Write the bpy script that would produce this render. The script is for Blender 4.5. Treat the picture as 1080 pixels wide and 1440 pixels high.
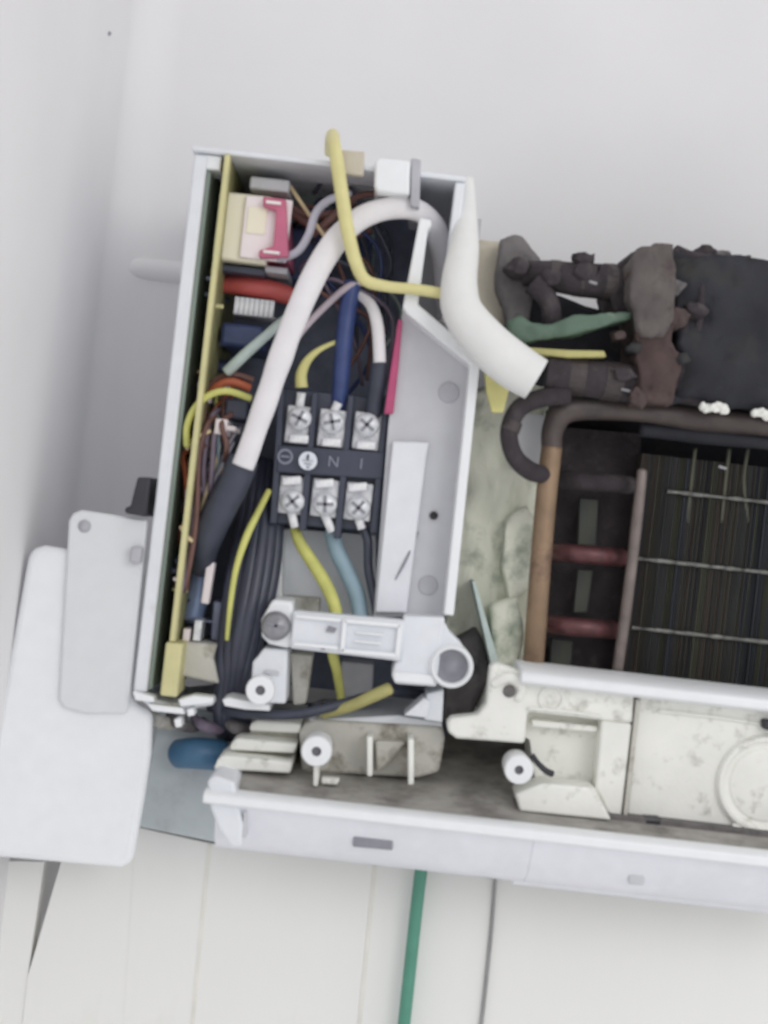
import bpy, bmesh, math, random
from mathutils import Vector, Matrix, noise
random.seed(7)
for o in list(bpy.data.objects): bpy.data.objects.remove(o)
S = bpy.context.scene
C = S.collection
PX = 0.0003            # metres per photo pixel on the plane of the control box mouth (y = 0)
D = 0.66               # camera distance from that plane
A = math.radians(6.5)  # the photo is rolled by this much
CA, SA = math.cos(A), math.sin(A)

# ---------------------------------------------------------------- camera
cam = bpy.data.cameras.new('camera'); co = bpy.data.objects.new('camera', cam); C.objects.link(co)
cam.sensor_fit = 'VERTICAL'; cam.sensor_height = 24.0
cam.lens = 24.0 * D / (1440 * PX)
cam.clip_start = 0.05; cam.clip_end = 50
right = Vector((CA, 0, SA)); up = Vector((-SA, 0, CA)); back = Vector((0, -1, 0))
co.matrix_world = Matrix(((right.x, up.x, back.x, 0), (right.y, up.y, back.y, -D), (right.z, up.z, back.z, 0), (0, 0, 0, 1)))
cam.dof.use_dof = True; cam.dof.focus_distance = 6.0
cam.dof.aperture_fstop = cam.lens / 1.5
S.camera = co

# ---------------------------------------------------------------- light
w = bpy.data.worlds.new("World"); S.world = w; w.use_nodes = True
bg = w.node_tree.nodes['Background']
bg.inputs[0].default_value = (0.985, 0.985, 1.0, 1); bg.inputs[1].default_value = 0.89
def lamp(name, loc, target, size, power, col):
    l = bpy.data.lights.new(name, 'AREA'); l.shape = 'DISK'; l.size = size; l.energy = power; l.color = col
    o = bpy.data.objects.new(name, l); C.objects.link(o); o.location = loc
    o.rotation_euler = (Vector(target) - Vector(loc)).to_track_quat('-Z', 'Y').to_euler()
lamp('ceiling_lamp', (0.85, -1.6, 0.62), (0, 0.05, 0), 0.8, 5.9, (1.0, 0.985, 0.97))
S.cycles.max_bounces = 16; S.cycles.diffuse_bounces = 8
S.view_settings.view_transform = 'Standard'; S.view_settings.look = 'None'
S.view_settings.exposure = 0; S.view_settings.gamma = 1

# ---------------------------------------------------------------- helpers
def P(px, py, Y=0.0):
    k = PX * (D + Y) / D; u = px - 540; v = -(py - 720)
    q = right * u + up * v
    return Vector((q.x * k, Y, q.z * k))
def lin(c):
    c = c / 255.0
    return c / 12.92 if c <= 0.04045 else ((c + 0.055) / 1.055) ** 2.4
MATS = {}
def mat(name, rgb, rough=0.5, metal=0.0, var=0.12, scale=120, bump=0.15, bscale=500, dirt=None, spec=0.5, trans=0, streak=None):
    m = bpy.data.materials.new(name); m.use_nodes = True; nt = m.node_tree; N = nt.nodes; L = nt.links
    b = N['Principled BSDF']
    tc = N.new('ShaderNodeTexCoord'); mp = N.new('ShaderNodeMapping'); L.new(tc.outputs['Object'], mp.inputs[0])
    if streak: mp.inputs['Scale'].default_value = streak
    n1 = N.new('ShaderNodeTexNoise'); n1.inputs['Scale'].default_value = scale; n1.inputs['Detail'].default_value = 5
    L.new(mp.outputs[0], n1.inputs['Vector'])
    base = [lin(x) for x in rgb]
    r = N.new('ShaderNodeValToRGB'); r.color_ramp.elements[0].position = 0.3; r.color_ramp.elements[1].position = 0.7
    r.color_ramp.elements[0].color = (*[x * (1 - var) for x in base], 1); r.color_ramp.elements[1].color = (*[min(0.95, x * (1 + var)) for x in base], 1)
    L.new(n1.outputs['Fac'], r.inputs[0]); colr = r.outputs[0]
    if dirt:
        drgb, amt, ds = dirt
        n2 = N.new('ShaderNodeTexNoise'); n2.inputs['Scale'].default_value = ds; n2.inputs['Detail'].default_value = 6; n2.inputs['Roughness'].default_value = 0.65
        L.new(mp.outputs[0], n2.inputs['Vector'])
        r2 = N.new('ShaderNodeValToRGB'); r2.color_ramp.elements[0].position = 0.66 - amt * 0.3; r2.color_ramp.elements[1].position = 0.86 - amt * 0.3
        L.new(n2.outputs['Fac'], r2.inputs[0])
        mx = N.new('ShaderNodeMixRGB'); mx.inputs[2].default_value = (*[lin(x) for x in drgb], 1)
        L.new(r2.outputs[0], mx.inputs[0]); L.new(colr, mx.inputs[1]); colr = mx.outputs[0]
    L.new(colr, b.inputs['Base Color'])
    b.inputs['Roughness'].default_value = rough; b.inputs['Metallic'].default_value = metal
    b.inputs['Specular IOR Level'].default_value = spec
    if trans: b.inputs['Subsurface Weight'].default_value = trans; b.inputs['Subsurface Radius'].default_value = (.004, .004, .004)
    if bump:
        n3 = N.new('ShaderNodeTexNoise'); n3.inputs['Scale'].default_value = bscale; n3.inputs['Detail'].default_value = 4
        L.new(mp.outputs[0], n3.inputs['Vector'])
        bp = N.new('ShaderNodeBump'); bp.inputs['Strength'].default_value = bump; bp.inputs['Distance'].default_value = 0.0008
        L.new(n3.outputs['Fac'], bp.inputs['Height']); L.new(bp.outputs[0], b.inputs['Normal'])
    MATS[name] = m; return m

M = dict(
 wall=mat('wall_paint', (230, 229, 230), 0.85, var=0.03, scale=9, bump=0.12, bscale=160, spec=0.2),
 board=mat('white_board', (236, 236, 233), 0.7, var=0.025, scale=14, bump=0.08, spec=0.25, dirt=((218, 215, 206), 0.5, 7), streak=(1, 1, 0.25)),
 seal=mat('aged_joint_filler', (229, 227, 219), 0.8, var=0.08, scale=60, bump=0.3, dirt=((212, 205, 190), 0.4, 30)),
 white=mat('white_plastic', (226, 229, 234), 0.42, var=0.03, bump=0.05, dirt=((196, 194, 188), 0.15, 45)),
 white2=mat('clean_white_plastic', (236, 238, 240), 0.4, var=0.02, bump=0.03),
 lilac=mat('pale_lilac_plastic', (228, 229, 235), 0.42, var=0.03, bump=0.04, dirt=((216, 220, 223), 0.4, 12)),
 plate_white=mat('greyish_white_plastic', (220, 222, 224), 0.5, var=0.02, bump=0.04),
 casing=mat('grey_casing_plastic', (196, 197, 201), 0.45, var=0.03, bump=0.05),
 offwhite=mat('dirty_offwhite_plastic', (238, 238, 232), 0.6, var=0.05, scale=60, bump=0.2, dirt=((156, 154, 142), 0.34, 85)),
 beige=mat('dusty_grey_plastic', (200, 198, 190), 0.7, var=0.08, scale=70, bump=0.3, dirt=((132, 126, 114), 0.5, 70)),
 dust=mat('dusty_tray_plastic', (156, 153, 148), 0.9, var=0.25, scale=70, bump=0.8, bscale=400, dirt=((112, 108, 104), 0.5, 45)),
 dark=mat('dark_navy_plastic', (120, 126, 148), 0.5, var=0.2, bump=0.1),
 slate=mat('slate_terminal_plastic', (64, 68, 84), 0.45, var=0.1, bump=0.08),
 shade_green=mat('green_board_and_shade', (150, 164, 158), 0.7, var=0.15, scale=40, streak=(1, 1, .2)),  # green of back board and wires; on the left wall it paints shade
 blackcab=mat('black_cable_sheath', (62, 65, 80), 0.3, var=0.2, scale=90, bump=0.1, streak=(1, 1, .3)),
 shrink=mat('black_shrink_sleeve', (62, 66, 80), 0.5, var=0.12, bump=0.12),
 sleeve=mat('white_fibre_sleeve', (232, 229, 231), 0.6, var=0.03, bump=0.2, bscale=900, trans=0.1),
 foamw=mat('white_foam_hose', (228, 228, 226), 0.6, var=0.02, bump=0.2, bscale=300, trans=0.15),
 clear=mat('grey_flat_sleeve', (205, 206, 212), 0.5, var=0.05, bump=0.1),
 yellow=mat('pale_yellow_insulation', (216, 208, 148), 0.45, var=0.06, bump=0.05),
 yelgreen=mat('yellow_green_insulation', (204, 204, 118), 0.45, var=0.1, bump=0.05),
 olive=mat('olive_insulation', (178, 172, 112), 0.5, var=0.12, bump=0.1),
 blue=mat('blue_insulation', (62, 78, 128), 0.42, var=0.15, bump=0.05),
 bluepiece=mat('dull_blue', (66, 106, 138), 0.45, var=0.08, bump=0.05),
 paleblue=mat('pale_blue_insulation', (158, 184, 198), 0.42, var=0.08, bump=0.05),
 greyw=mat('grey_insulation', (186, 184, 196), 0.5, var=0.08, bump=0.05),
 mint=mat('pale_green_grey_insulation', (186, 200, 196), 0.5, var=0.08, bump=0.05),
 pink=mat('pale_pink_grey_insulation', (188, 176, 184), 0.5, var=0.08, bump=0.05),
 brown=mat('brown_insulation', (116, 84, 78), 0.5, var=0.15, bump=0.05),
 orange=mat('rust_orange_insulation', (176, 92, 62), 0.5, var=0.15, bump=0.05),
 cream=mat('cream_insulation', (216, 196, 156), 0.5, var=0.1, bump=0.05),
 mauve=mat('mauve_insulation', (120, 108, 124), 0.5, var=0.15, bump=0.05),
 magenta=mat('magenta_tape', (184, 76, 118), 0.45, var=0.1, bump=0.05),
 pcb=mat('olive_circuit_board', (150, 148, 104), 0.55, var=0.2, scale=160, bump=0.15, dirt=((92, 104, 70), 0.4, 70)),
 pcbedge=mat('board_edge_laminate', (206, 200, 150), 0.6, var=0.06, bump=0.1),
 relay=mat('cream_relay_case', (240, 234, 212), 0.4, var=0.02, bump=0.02),
 relayw=mat('white_relay_label', (240, 230, 232), 0.4, var=0.02, bump=0.02),
 relaypink=mat('pink_relay_holder', (194, 104, 132), 0.4, var=0.06, bump=0.03),
 red=mat('red_capacitor', (190, 88, 84), 0.4, var=0.1, bump=0.05),
 navy=mat('navy_component', (60, 72, 110), 0.4, var=0.15, bump=0.05),
 silverblue=mat('silver_blue_can', (150, 168, 206), 0.35, metal=0.25, var=0.1, bump=0.05),
 metal=mat('bright_screw_metal', (226, 228, 236), 0.3, metal=0.12, var=0.2, scale=300, bump=0.4, bscale=600),
 plate=mat('nickel_terminal_plate', (232, 234, 242), 0.32, metal=0.08, var=0.25, scale=260, bump=0.5, bscale=500),
 steel=mat('dull_steel', (150, 150, 154), 0.45, metal=0.5, var=0.2, bump=0.2),
 ink=mat('white_print', (140, 144, 158), 0.6, var=0.05, bump=0),
 inkw=mat('bright_white_print', (226, 230, 238), 0.6, var=0.05, bump=0),
 badge=mat('grey_badge', (136, 136, 144), 0.4, var=0.1, bump=0.05),
 copper=mat('tarnished_copper', (150, 126, 102), 0.5, metal=0.35, var=0.2, scale=60, bump=0.2, dirt=((96, 74, 66), 0.5, 40)),
 redcop=mat('dark_red_copper', (104, 66, 68), 0.4, metal=0.35, var=0.25, scale=80, bump=0.2, dirt=((52, 40, 42), 0.5, 60)),
 bendpipe=mat('dark_brown_pipe', (80, 71, 69), 0.5, metal=0.1, var=0.25, scale=60, bump=0.3, dirt=((52, 50, 52), 0.5, 40)),
 dullpipe=mat('grey_brown_pipe', (126, 116, 112), 0.5, metal=0.3, var=0.2, bump=0.2),
 fin=mat('sooty_fin_metal', (70, 73, 70), 0.6, metal=0.2, var=0.4, scale=110, bump=0.1, dirt=((80, 80, 58), 0.4, 60), streak=(1, 1, .12)),
 fin_brown=mat('sooty_brown_fin_metal', (80, 74, 68), 0.6, metal=0.2, var=0.4, scale=110, bump=0.1, streak=(1, 1, .12)),
 fin_blue=mat('sooty_blue_fin_metal', (66, 70, 76), 0.6, metal=0.2, var=0.4, scale=110, bump=0.1, streak=(1, 1, .12)),
 fin_olive=mat('sooty_olive_fin_metal', (80, 80, 68), 0.6, metal=0.2, var=0.4, scale=110, bump=0.1, streak=(1, 1, .12)),
 rod=mat('dull_rod_metal', (126, 126, 122), 0.5, metal=0.2, var=0.4, scale=90, dirt=((52, 52, 50), 0.7, 160)),
 foamd=mat('dark_pipe_foam', (58, 52, 56), 0.85, var=0.35, scale=80, bump=1.0, bscale=420, dirt=((84, 78, 78), 0.4, 90)),
 tape=mat('brown_black_wrap_tape', (66, 58, 58), 0.55, var=0.3, scale=90, bump=0.6, bscale=500),
 block=mat('grimy_grey_block', (98, 92, 90), 0.85, var=0.25, scale=60, bump=0.8, bscale=220, dirt=((74, 62, 62), 0.5, 45)),
 housing=mat('dark_fan_housing', (38, 39, 46), 0.75, var=0.3, scale=40, bump=0.7, bscale=180, dirt=((56, 55, 48), 0.45, 30)),
 blockred=mat('grimy_red_block', (82, 67, 65), 0.85, var=0.25, scale=60, bump=0.8, bscale=220, dirt=((66, 58, 58), 0.5, 45)),
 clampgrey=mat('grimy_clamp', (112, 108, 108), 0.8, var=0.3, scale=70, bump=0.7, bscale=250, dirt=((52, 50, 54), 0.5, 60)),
 putty=mat('beige_putty', (198, 190, 174), 0.85, var=0.06, bump=0.4),
 palefoam=mat('pale_green_foam', (224, 225, 210), 0.85, var=0.1, scale=40, bump=0.5, bscale=200, dirt=((112, 128, 110), 0.5, 32)),
 greenrib=mat('grey_green_strip', (92, 114, 98), 0.6, var=0.15, scale=60, bump=0.2, dirt=((168, 184, 164), 0.3, 50)),
 tagy=mat('pale_yellow_tag', (212, 206, 138), 0.6, var=0.08, bump=0.1),
 greentube=mat('green_tube_plastic', (84, 146, 126), 0.4, var=0.06, bump=0.05),
 greycab=mat('grey_cable', (150, 150, 150), 0.6, var=0.1, bump=0.05),
 blackpl=mat('black_plastic', (50, 50, 56), 0.5, var=0.1, bump=0.1),
 fillplate=mat('pale_blue_grey_plastic', (196, 204, 207), 0.5, var=0.05, bump=0.05, dirt=((164, 168, 168), 0.4, 30)),
 peg=mat('grey_peg', (176, 176, 182), 0.5, var=0.08, bump=0.1),
)

def fin_obj(name, bm, m, parent=None, bevel=0.0, smooth=False, seg=2):
    bmesh.ops.recalc_face_normals(bm, faces=bm.faces)
    vs = [v.co for v in bm.verts]
    lo = Vector((min(v.x for v in vs), min(v.y for v in vs), min(v.z for v in vs)))
    hi = Vector((max(v.x for v in vs), max(v.y for v in vs), max(v.z for v in vs)))
    c = (lo + hi) / 2
    if parent is None: c.z = lo.z
    for v in bm.verts: v.co -= c
    me = bpy.data.meshes.new(name); bm.to_mesh(me); bm.free()
    me.materials.append(M[m] if isinstance(m, str) else m)
    if smooth:
        for p in me.polygons: p.use_smooth = True
    o = bpy.data.objects.new(name, me); C.objects.link(o)
    o.location = c
    if parent is not None:
        o.parent = parent; wp = Vector((0, 0, 0)); q = parent
        while q is not None: wp += q.location; q = q.parent
        o.location = c - wp
    if bevel:
        b = o.modifiers.new('bevel', 'BEVEL'); b.width = bevel * PX; b.segments = seg; b.limit_method = 'ANGLE'; b.angle_limit = math.radians(40)
        for p in me.polygons: p.use_smooth = True
        try: me.set_sharp_from_angle(angle=math.radians(50))
        except Exception: pass
    return o
def thing(name, label, cat, loc, group=None):
    o = bpy.data.objects.new(name, None); C.objects.link(o); o.location = loc; o.empty_display_size = 0.02
    o['label'] = label; o['category'] = cat
    if group: o['group'] = group
    return o
def part_empty(name, parent, loc):
    o = bpy.data.objects.new(name, None); C.objects.link(o); o.parent = parent; o.empty_display_size = 0.01
    o.location = Vector(loc) - parent.location; return o
def tag(o, label, cat, group=None):
    o['label'] = label; o['category'] = cat
    if group: o['group'] = group
    return o
def struct(o): o['kind'] = 'structure'; return o

# --- geometry makers: each adds to a bmesh (new one when bm is None) and returns it
def prism(pts, Y0, Y1, bm=None, world=False):
    bm = bm or bmesh.new()
    q = pts if world else [P(x, y, Y0) for x, y in pts]
    f = [bm.verts.new((p[0], Y0, p[2])) for p in q]; b = [bm.verts.new((p[0], Y1, p[2])) for p in q]
    n = len(q); bm.faces.new(f); bm.faces.new(b[::-1])
    for i in range(n): bm.faces.new((f[i], b[i], b[(i + 1) % n], f[(i + 1) % n]))
    return bm
def box(a, b, Y0, Y1, bm=None):       # level box whose front face has its top-left corner at pixel a, bottom-right at b
    p, q = P(*a, Y0), P(*b, Y0)
    return prism([(p.x, 0, p.z), (q.x, 0, p.z), (q.x, 0, q.z), (p.x, 0, q.z)], Y0, Y1, bm, True)
def ubox(u0, v0, u1, v1, Y0, Y1, bm=None):  # level box in levelled pixel units at the scale of y = 0
    return prism([(u0 * PX, 0, -v0 * PX), (u1 * PX, 0, -v0 * PX), (u1 * PX, 0, -v1 * PX), (u0 * PX, 0, -v1 * PX)], Y0, Y1, bm, True)
def xprism(prof, u0, u1, bm=None):    # profile of (Y, v) run along x
    bm = bm or bmesh.new(); n = len(prof)
    f = [bm.verts.new((u0 * PX, y, -v * PX)) for y, v in prof]; b = [bm.verts.new((u1 * PX, y, -v * PX)) for y, v in prof]
    bm.faces.new(f); bm.faces.new(b[::-1])
    for i in range(n): bm.faces.new((f[i], b[i], b[(i + 1) % n], f[(i + 1) % n]))
    return bm
def lathe(px, py, prof, Yref, n=32, bm=None, a0=0.0):   # profile of (radius px, Y) round an axis along y
    bm = bm or bmesh.new(); c = P(px, py, Yref); k = PX * (D + Yref) / D; rings = []
    for r, y in prof:
        if r < 1e-6: rings.append([bm.verts.new((c.x, y, c.z))] * n)
        else: rings.append([bm.verts.new((c.x + r * k * math.cos(a0 + 2 * math.pi * i / n), y, c.z + r * k * math.sin(a0 + 2 * math.pi * i / n))) for i in range(n)])
    for A_, B_ in zip(rings, rings[1:]):
        for i in range(n):
            vs = []
            for v in (A_[i], A_[(i + 1) % n], B_[(i + 1) % n], B_[i]):
                if v not in vs: vs.append(v)
            if len(vs) > 2:
                try: bm.faces.new(vs)
                except ValueError: pass
    return bm
def smooth_path(pts, sub=8):
    pts = [tuple(p) for p in pts]; out = []
    for i in range(len(pts) - 1):
        p0 = pts[max(i - 1, 0)]; p1 = pts[i]; p2 = pts[i + 1]; p3 = pts[min(i + 2, len(pts) - 1)]
        for s in range(sub):
            t = s / sub
            out.append(tuple(0.5 * (2 * b + (c - a) * t + (2 * a - 5 * b + 4 * c - d) * t * t + (3 * b - a - 3 * c + d) * t ** 3) for a, b, c, d in zip(p0, p1, p2, p3)))
    out.append(pts[-1]); return out
def tube(pts, seg=12, flat=1.0, rough=0.0, sub=8, bm=None, rscale=30.0, capround=False):   # points (px, py, Y, radius px)
    bm = bm or bmesh.new(); sp = smooth_path(pts, sub)
    W = [(P(x, y, Y), max(r, .5) * PX * (D + Y) / D) for x, y, Y, r in sp]
    if capround:
        (p0, r0), (p1, _) = W[0], W[1]; d = (p0 - p1).normalized()
        W = [(p0 + d * r0 * .45, r0 * .35), (p0 + d * r0 * .3, r0 * .75)] + W
        (p0, r0), (p1, _) = W[-1], W[-2]; d = (p0 - p1).normalized()
        W = W + [(p0 + d * r0 * .3, r0 * .75), (p0 + d * r0 * .45, r0 * .35)]
    rings = []; nrm = None
    for i, (p, r) in enumerate(W):
        t = (W[min(i + 1, len(W) - 1)][0] - W[max(i - 1, 0)][0])
        t = t.normalized() if t.length > 1e-9 else Vector((0, 0, 1))
        yv = Vector((0, 1, 0)); nrm = yv - t * yv.dot(t)
        if nrm.length < 0.05: nrm = Vector((1, 0, 0)) - t * t.x
        nrm.normalize(); bi = t.cross(nrm)
        ring = []
        for j in range(seg):
            a = 2 * math.pi * j / seg
            q = p + (nrm * math.cos(a) * flat + bi * math.sin(a)) * r
            if rough:
                q += (q - p).normalized() * noise.noise(q * (1000 / rscale)) * r * rough
            ring.append(bm.verts.new(q))
        rings.append(ring)
    for a, b in zip(rings, rings[1:]):
        for j in range(seg): bm.faces.new((a[j], a[(j + 1) % seg], b[(j + 1) % seg], b[j]))
    bm.faces.new(rings[0]); bm.faces.new(rings[-1][::-1])
    return bm
def lumpy(pts, Y0, Y1, amp, n=22, freq=60.0, sm=2):    # a soft lump: outline in pixels, bulging towards the viewer, uneven all over
    bm = prism(pts, Y0, Y1)
    bmesh.ops.triangulate(bm, faces=bm.faces)
    for _ in range(4):
        es = [e for e in bm.edges if e.calc_length() > n * PX]
        if not es: break
        bmesh.ops.subdivide_edges(bm, edges=es, cuts=1); bmesh.ops.triangulate(bm, faces=bm.faces)
    for _ in range(sm): bmesh.ops.smooth_vert(bm, verts=bm.verts, factor=0.4, use_axis_x=True, use_axis_y=True, use_axis_z=True)
    for v in bm.verts:
        q = v.co * freq
        v.co += Vector((noise.noise(q), noise.noise(q + Vector((7, 3, 1))) * 1.4, noise.noise(q + Vector((2, 9, 4))))) * amp * PX
        q = v.co * freq * 3
        v.co += Vector((noise.noise(q), noise.noise(q + Vector((7, 3, 1))) * 1.4, noise.noise(q + Vector((2, 9, 4))))) * amp * PX * .45
    return bm
def text(s, px, py, Y, size, m, parent, name='letter'):
    cu = bpy.data.curves.new('t', 'FONT'); cu.body = s; cu.size = size * PX; cu.extrude = 0.0002; cu.align_x = 'CENTER'; cu.align_y = 'CENTER'
    t = bpy.data.objects.new('t', cu); C.objects.link(t); dg = bpy.context.evaluated_depsgraph_get()
    me = bpy.data.meshes.new_from_object(t.evaluated_get(dg)); bpy.data.objects.remove(t)
    bm = bmesh.new(); bm.from_mesh(me); bpy.data.meshes.remove(me)
    c = P(px, py, Y)
    for v in bm.verts: v.co = Vector((v.co.x + c.x, Y - v.co.z, v.co.y + c.z))
    return fin_obj(name, bm, m, parent)

YW = 0.13
# ================================================================ setting
UC = -504
def sheet(pts):
    bm = bmesh.new(); bm.faces.new([bm.verts.new(p) for p in pts]); return bm
RF = 0.024        # the corner of the plastered wall is rounded
prof = [(UC * PX, -0.9)] + [(UC * PX + RF * (1 - math.cos(t * math.pi / 24)), YW - RF + RF * math.sin(t * math.pi / 24)) for t in range(13)] + [(1.4, YW)]
bm = bmesh.new(); lo_ = [bm.verts.new((x, y, -1.2)) for x, y in prof]; hi_ = [bm.verts.new((x, y, 1.2)) for x, y in prof]
for i in range(len(prof) - 1): bm.faces.new((lo_[i], lo_[i + 1], hi_[i + 1], hi_[i]))
struct(fin_obj('wall', bm, 'wall', smooth=True))
tag(fin_obj('nail_head', tube([(151.5, 47, .0605, 2.5), (153, 47, .0625, 3.2), (154.5, 47, .0645, 2.5)], seg=10, capround=True), 'badge', smooth=True), 'tiny dark nail head on the bare wall at the upper left', 'nail')

# ================================================================ panelling under the unit
pan = thing('panelling', 'row of white vertical boards below the air conditioner', 'panelling', P(540, 1700, 0.06))
YB = 0.05
def board(tl, tr, br, bl, yo):
    foot = [(-9, 1800)] if bl == (39.2, 1372) else []
    foot2 = [(-9.2, 1800)] if br == (39, 1372) else []
    fin_obj('board', prism([tl, tr, br] + foot2 + foot + [bl], YB + yo, YB + yo + 0.012), 'board', pan)
board((-160, 1208), (62, 1212), (39, 1372), (-240, 1800), 0.001)
board((86, 1212), (190.8, 1164), (150.3, 1800), (39.2, 1372), 0.0002)
board((190.9, 1163), (294.5, 1186), (236.3, 1800), (150.4, 1800), 0.0)
board((294.6, 1186), (528, 1214), (470.3, 1800), (236.4, 1800), 0.0003)
board((528.1, 1214), (694.4, 1236), (641.3, 1800), (470.4, 1800), 0.0)
board((694.6, 1236), (1200, 1260), (1150, 1800), (641.4, 1800), 0.0003)
board((1200.4, 1262), (1400, 1290), (1340, 1800), (1150.4, 1800), 0.001)
for a, b in (((294, 1189), (236.4, 1800)), ((527.6, 1218), (470.4, 1800))):
    fin_obj('joint_seal', prism([(a[0] - 2.5, a[1]), (a[0] + 2.5, a[1]), (b[0] + 3, b[1]), (b[0] - 3, b[1])], YB - .0003, YB + .004), 'seal', pan)
tag(fin_obj('green_tube', tube([(606, 1130, .04, 9), (592, 1225, .042, 9), (580, 1330, .042, 9), (567, 1450, .042, 9), (548, 1620, .042, 9), (530, 1790, .042, 9)]), 'greentube', smooth=True),
    'thin green tube hanging straight down over the white boards', 'tube')
tag(fin_obj('grey_cable', tube([(704, 1150, .04, 3), (696, 1240, .048, 2.6), (690, 1320, .0485, 2.6), (677, 1440, .0485, 2.8), (655, 1620, .0485, 3), (640, 1790, .0485, 3)], seg=8), 'greycab', smooth=True),
    'thin grey cable hanging in the joint between white boards', 'cable')

# ================================================================ loose white parts at the left
tag(fin_obj('cover_panel', prism([(38, 785), (44, 772), (62, 767), (203, 790), (184, 975), (187, 990), (214, 1003), (212, 1060), (203, 1120), (186, 1212), (170, 1221), (-10, 1206), (-34, 1180)], 0.006, 0.012), 'white2', bevel=10, seg=4),
    'large white cover panel with rounded corners hanging left of the open unit', 'panel')
mp = thing('mounting_plate', 'grey white plate with one screw hole in its corner, behind the control box', 'plate', P(150, 1000, 0.02))
fin_obj('plate', prism([(96, 732), (102, 722), (114, 717), (208, 731), (182, 985), (178, 1004), (120, 1004), (90, 996), (82, 985)], 0.0030, 0.0058), 'plate_white', mp, bevel=8, seg=4)
fin_obj('screw_hole', lathe(119, 740, [(9, .0031), (9, .0026), (0, .0026)], .003, 20), 'peg', mp, smooth=True)
fin_obj('peg', box((184, 768), (197, 793), -0.003, 0.0029), 'peg', mp, bevel=3)
tag(fin_obj('black_clip', prism([(193, 671), (211, 671), (205, 727), (176, 722), (175, 714), (183, 712)], -0.003, 0.03), 'blackpl', bevel=3),
    'small black wedge shaped clip above the grey white plate', 'clip')
tag(fin_obj('wall_sleeve', tube([(162, 376, .131, 15), (200, 378, .131, 16), (300, 388, .131, 16)], capround=True, seg=20), 'wall', smooth=True),
    'short white pipe stub on the wall behind the control box', 'pipe')

# ================================================================ air conditioner
ac = thing('air_conditioner', 'opened white wall air conditioner with its wiring and dark coil exposed', 'air conditioner', P(600, 1200, 0.05))
cb = part_empty('control_box', ac, P(420, 980, 0.05))
fin_obj('left_wall', ubox(-322, -470, -303, 290, 0.0, 0.128), 'white', cb, bevel=3)
fin_obj('wall_shade_strip', ubox(-302.5, -462, -298, 286, 0.004, 0.088), 'shade_green', cb)  # grey-green strip, puts the shade on the wall's inner face into colour
fin_obj('top_wall', ubox(-326, -481, 62, -473, -0.002, 0.128), 'white', cb, bevel=3)
fin_obj('corner_block', ubox(-321, -472, -284, -452, 0.001, 0.02), 'white2', cb, bevel=2)
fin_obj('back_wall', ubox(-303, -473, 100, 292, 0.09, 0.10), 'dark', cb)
fin_obj('bottom_wall', prism([(188, 976), (212, 982), (240, 990), (300, 984), (300, 992), (244, 1000), (212, 996)], 0.004, 0.07), 'white', cb, bevel=3)
for q in ([(186, 972), (216, 980), (217, 988), (190, 985)], [(206, 990), (256, 996), (260, 1005), (214, 1000)], [(250, 984), (272, 978), (300, 981), (300, 989), (254, 994)], [(262, 998), (272, 996), (274, 1006), (264, 1008)], [(244, 1012), (254, 1010), (256, 1022), (247, 1024)]):
    fin_obj('broken_edge', prism(q, -0.004, 0.006), 'white2', cb, bevel=2)
fin_obj('bottom_tab', prism([(312, 984), (322, 981), (378, 992), (380, 1000), (345, 998), (316, 993)], -0.004, 0.05), 'white2', cb, bevel=2)
fin_obj('right_wall', ubox(47, -472.5, 61, -300, -0.001, 0.128), 'white', cb, bevel=3)
fin_obj('inner_wall', ubox(8, -472.5, 100, -215, 0.074, 0.085), 'casing', cb)
# partition: rim and plate
rim = [(590, 306), (606, 309), (607, 318), (602, 322), (588, 428), (677, 503), (674, 520), (638, 866), (624, 864), (661, 513), (572, 441), (566, 432)]
fin_obj('partition_rim', prism(rim, -0.004, 0.024), 'white2', cb, bevel=2.5)
fin_obj('partition_plate', prism([(566, 440), (664, 513), (628, 866), (525, 868), (546, 600)], 0.012, 0.018), 'casing', cb)
pl = [o for o in cb.children if o.name.startswith('partition_plate')][0]
fin_obj('partition_flap', prism([(552, 620), (604, 622), (600, 640), (572, 862), (527, 862)], 0.008, 0.0119), 'lilac', cb, bevel=3)
fin_obj('dimple', lathe(631, 552, [(15, .0121), (14, .0112), (0, .0112)], .012, 24), 'peg', cb, smooth=False)
fin_obj('dimple', lathe(602, 823, [(14, .0121), (13, .0112), (0, .0112)], .012, 24), 'peg', cb)
fin_obj('screw_hole', lathe(610, 725, [(6, .0121), (6, .0108), (4, .0108), (3, .0118), (0, .0118)], .012, 16), 'blackpl', cb)
fin_obj('scratch', tube([(556, 815, .0078, 1.2), (572, 785, .0076, 2), (588, 748, .0114, 1.2)], seg=6), 'badge', cb)
fin_obj('magenta_tape', prism([(560, 448), (566, 450), (560, 520), (553, 582), (540, 582), (549, 520)], 0.009, 0.0118), 'magenta', cb, bevel=2)
fin_obj('top_clip', prism([(527, 226), (533, 221), (577, 226), (576, 274), (530, 270), (526, 262)], -0.006, 0.02), 'white2', cb, bevel=4)
fin_obj('clip_bracket', prism([(578, 222), (592, 224), (590, 292), (577, 290)], -0.004, 0.05), 'peg', cb, bevel=2)
fin_obj('earth_tag', prism([(464, 209), (513, 213), (511, 247), (484, 244), (464, 236)], -0.007, -0.003), 'putty', cb, bevel=2)

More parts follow.
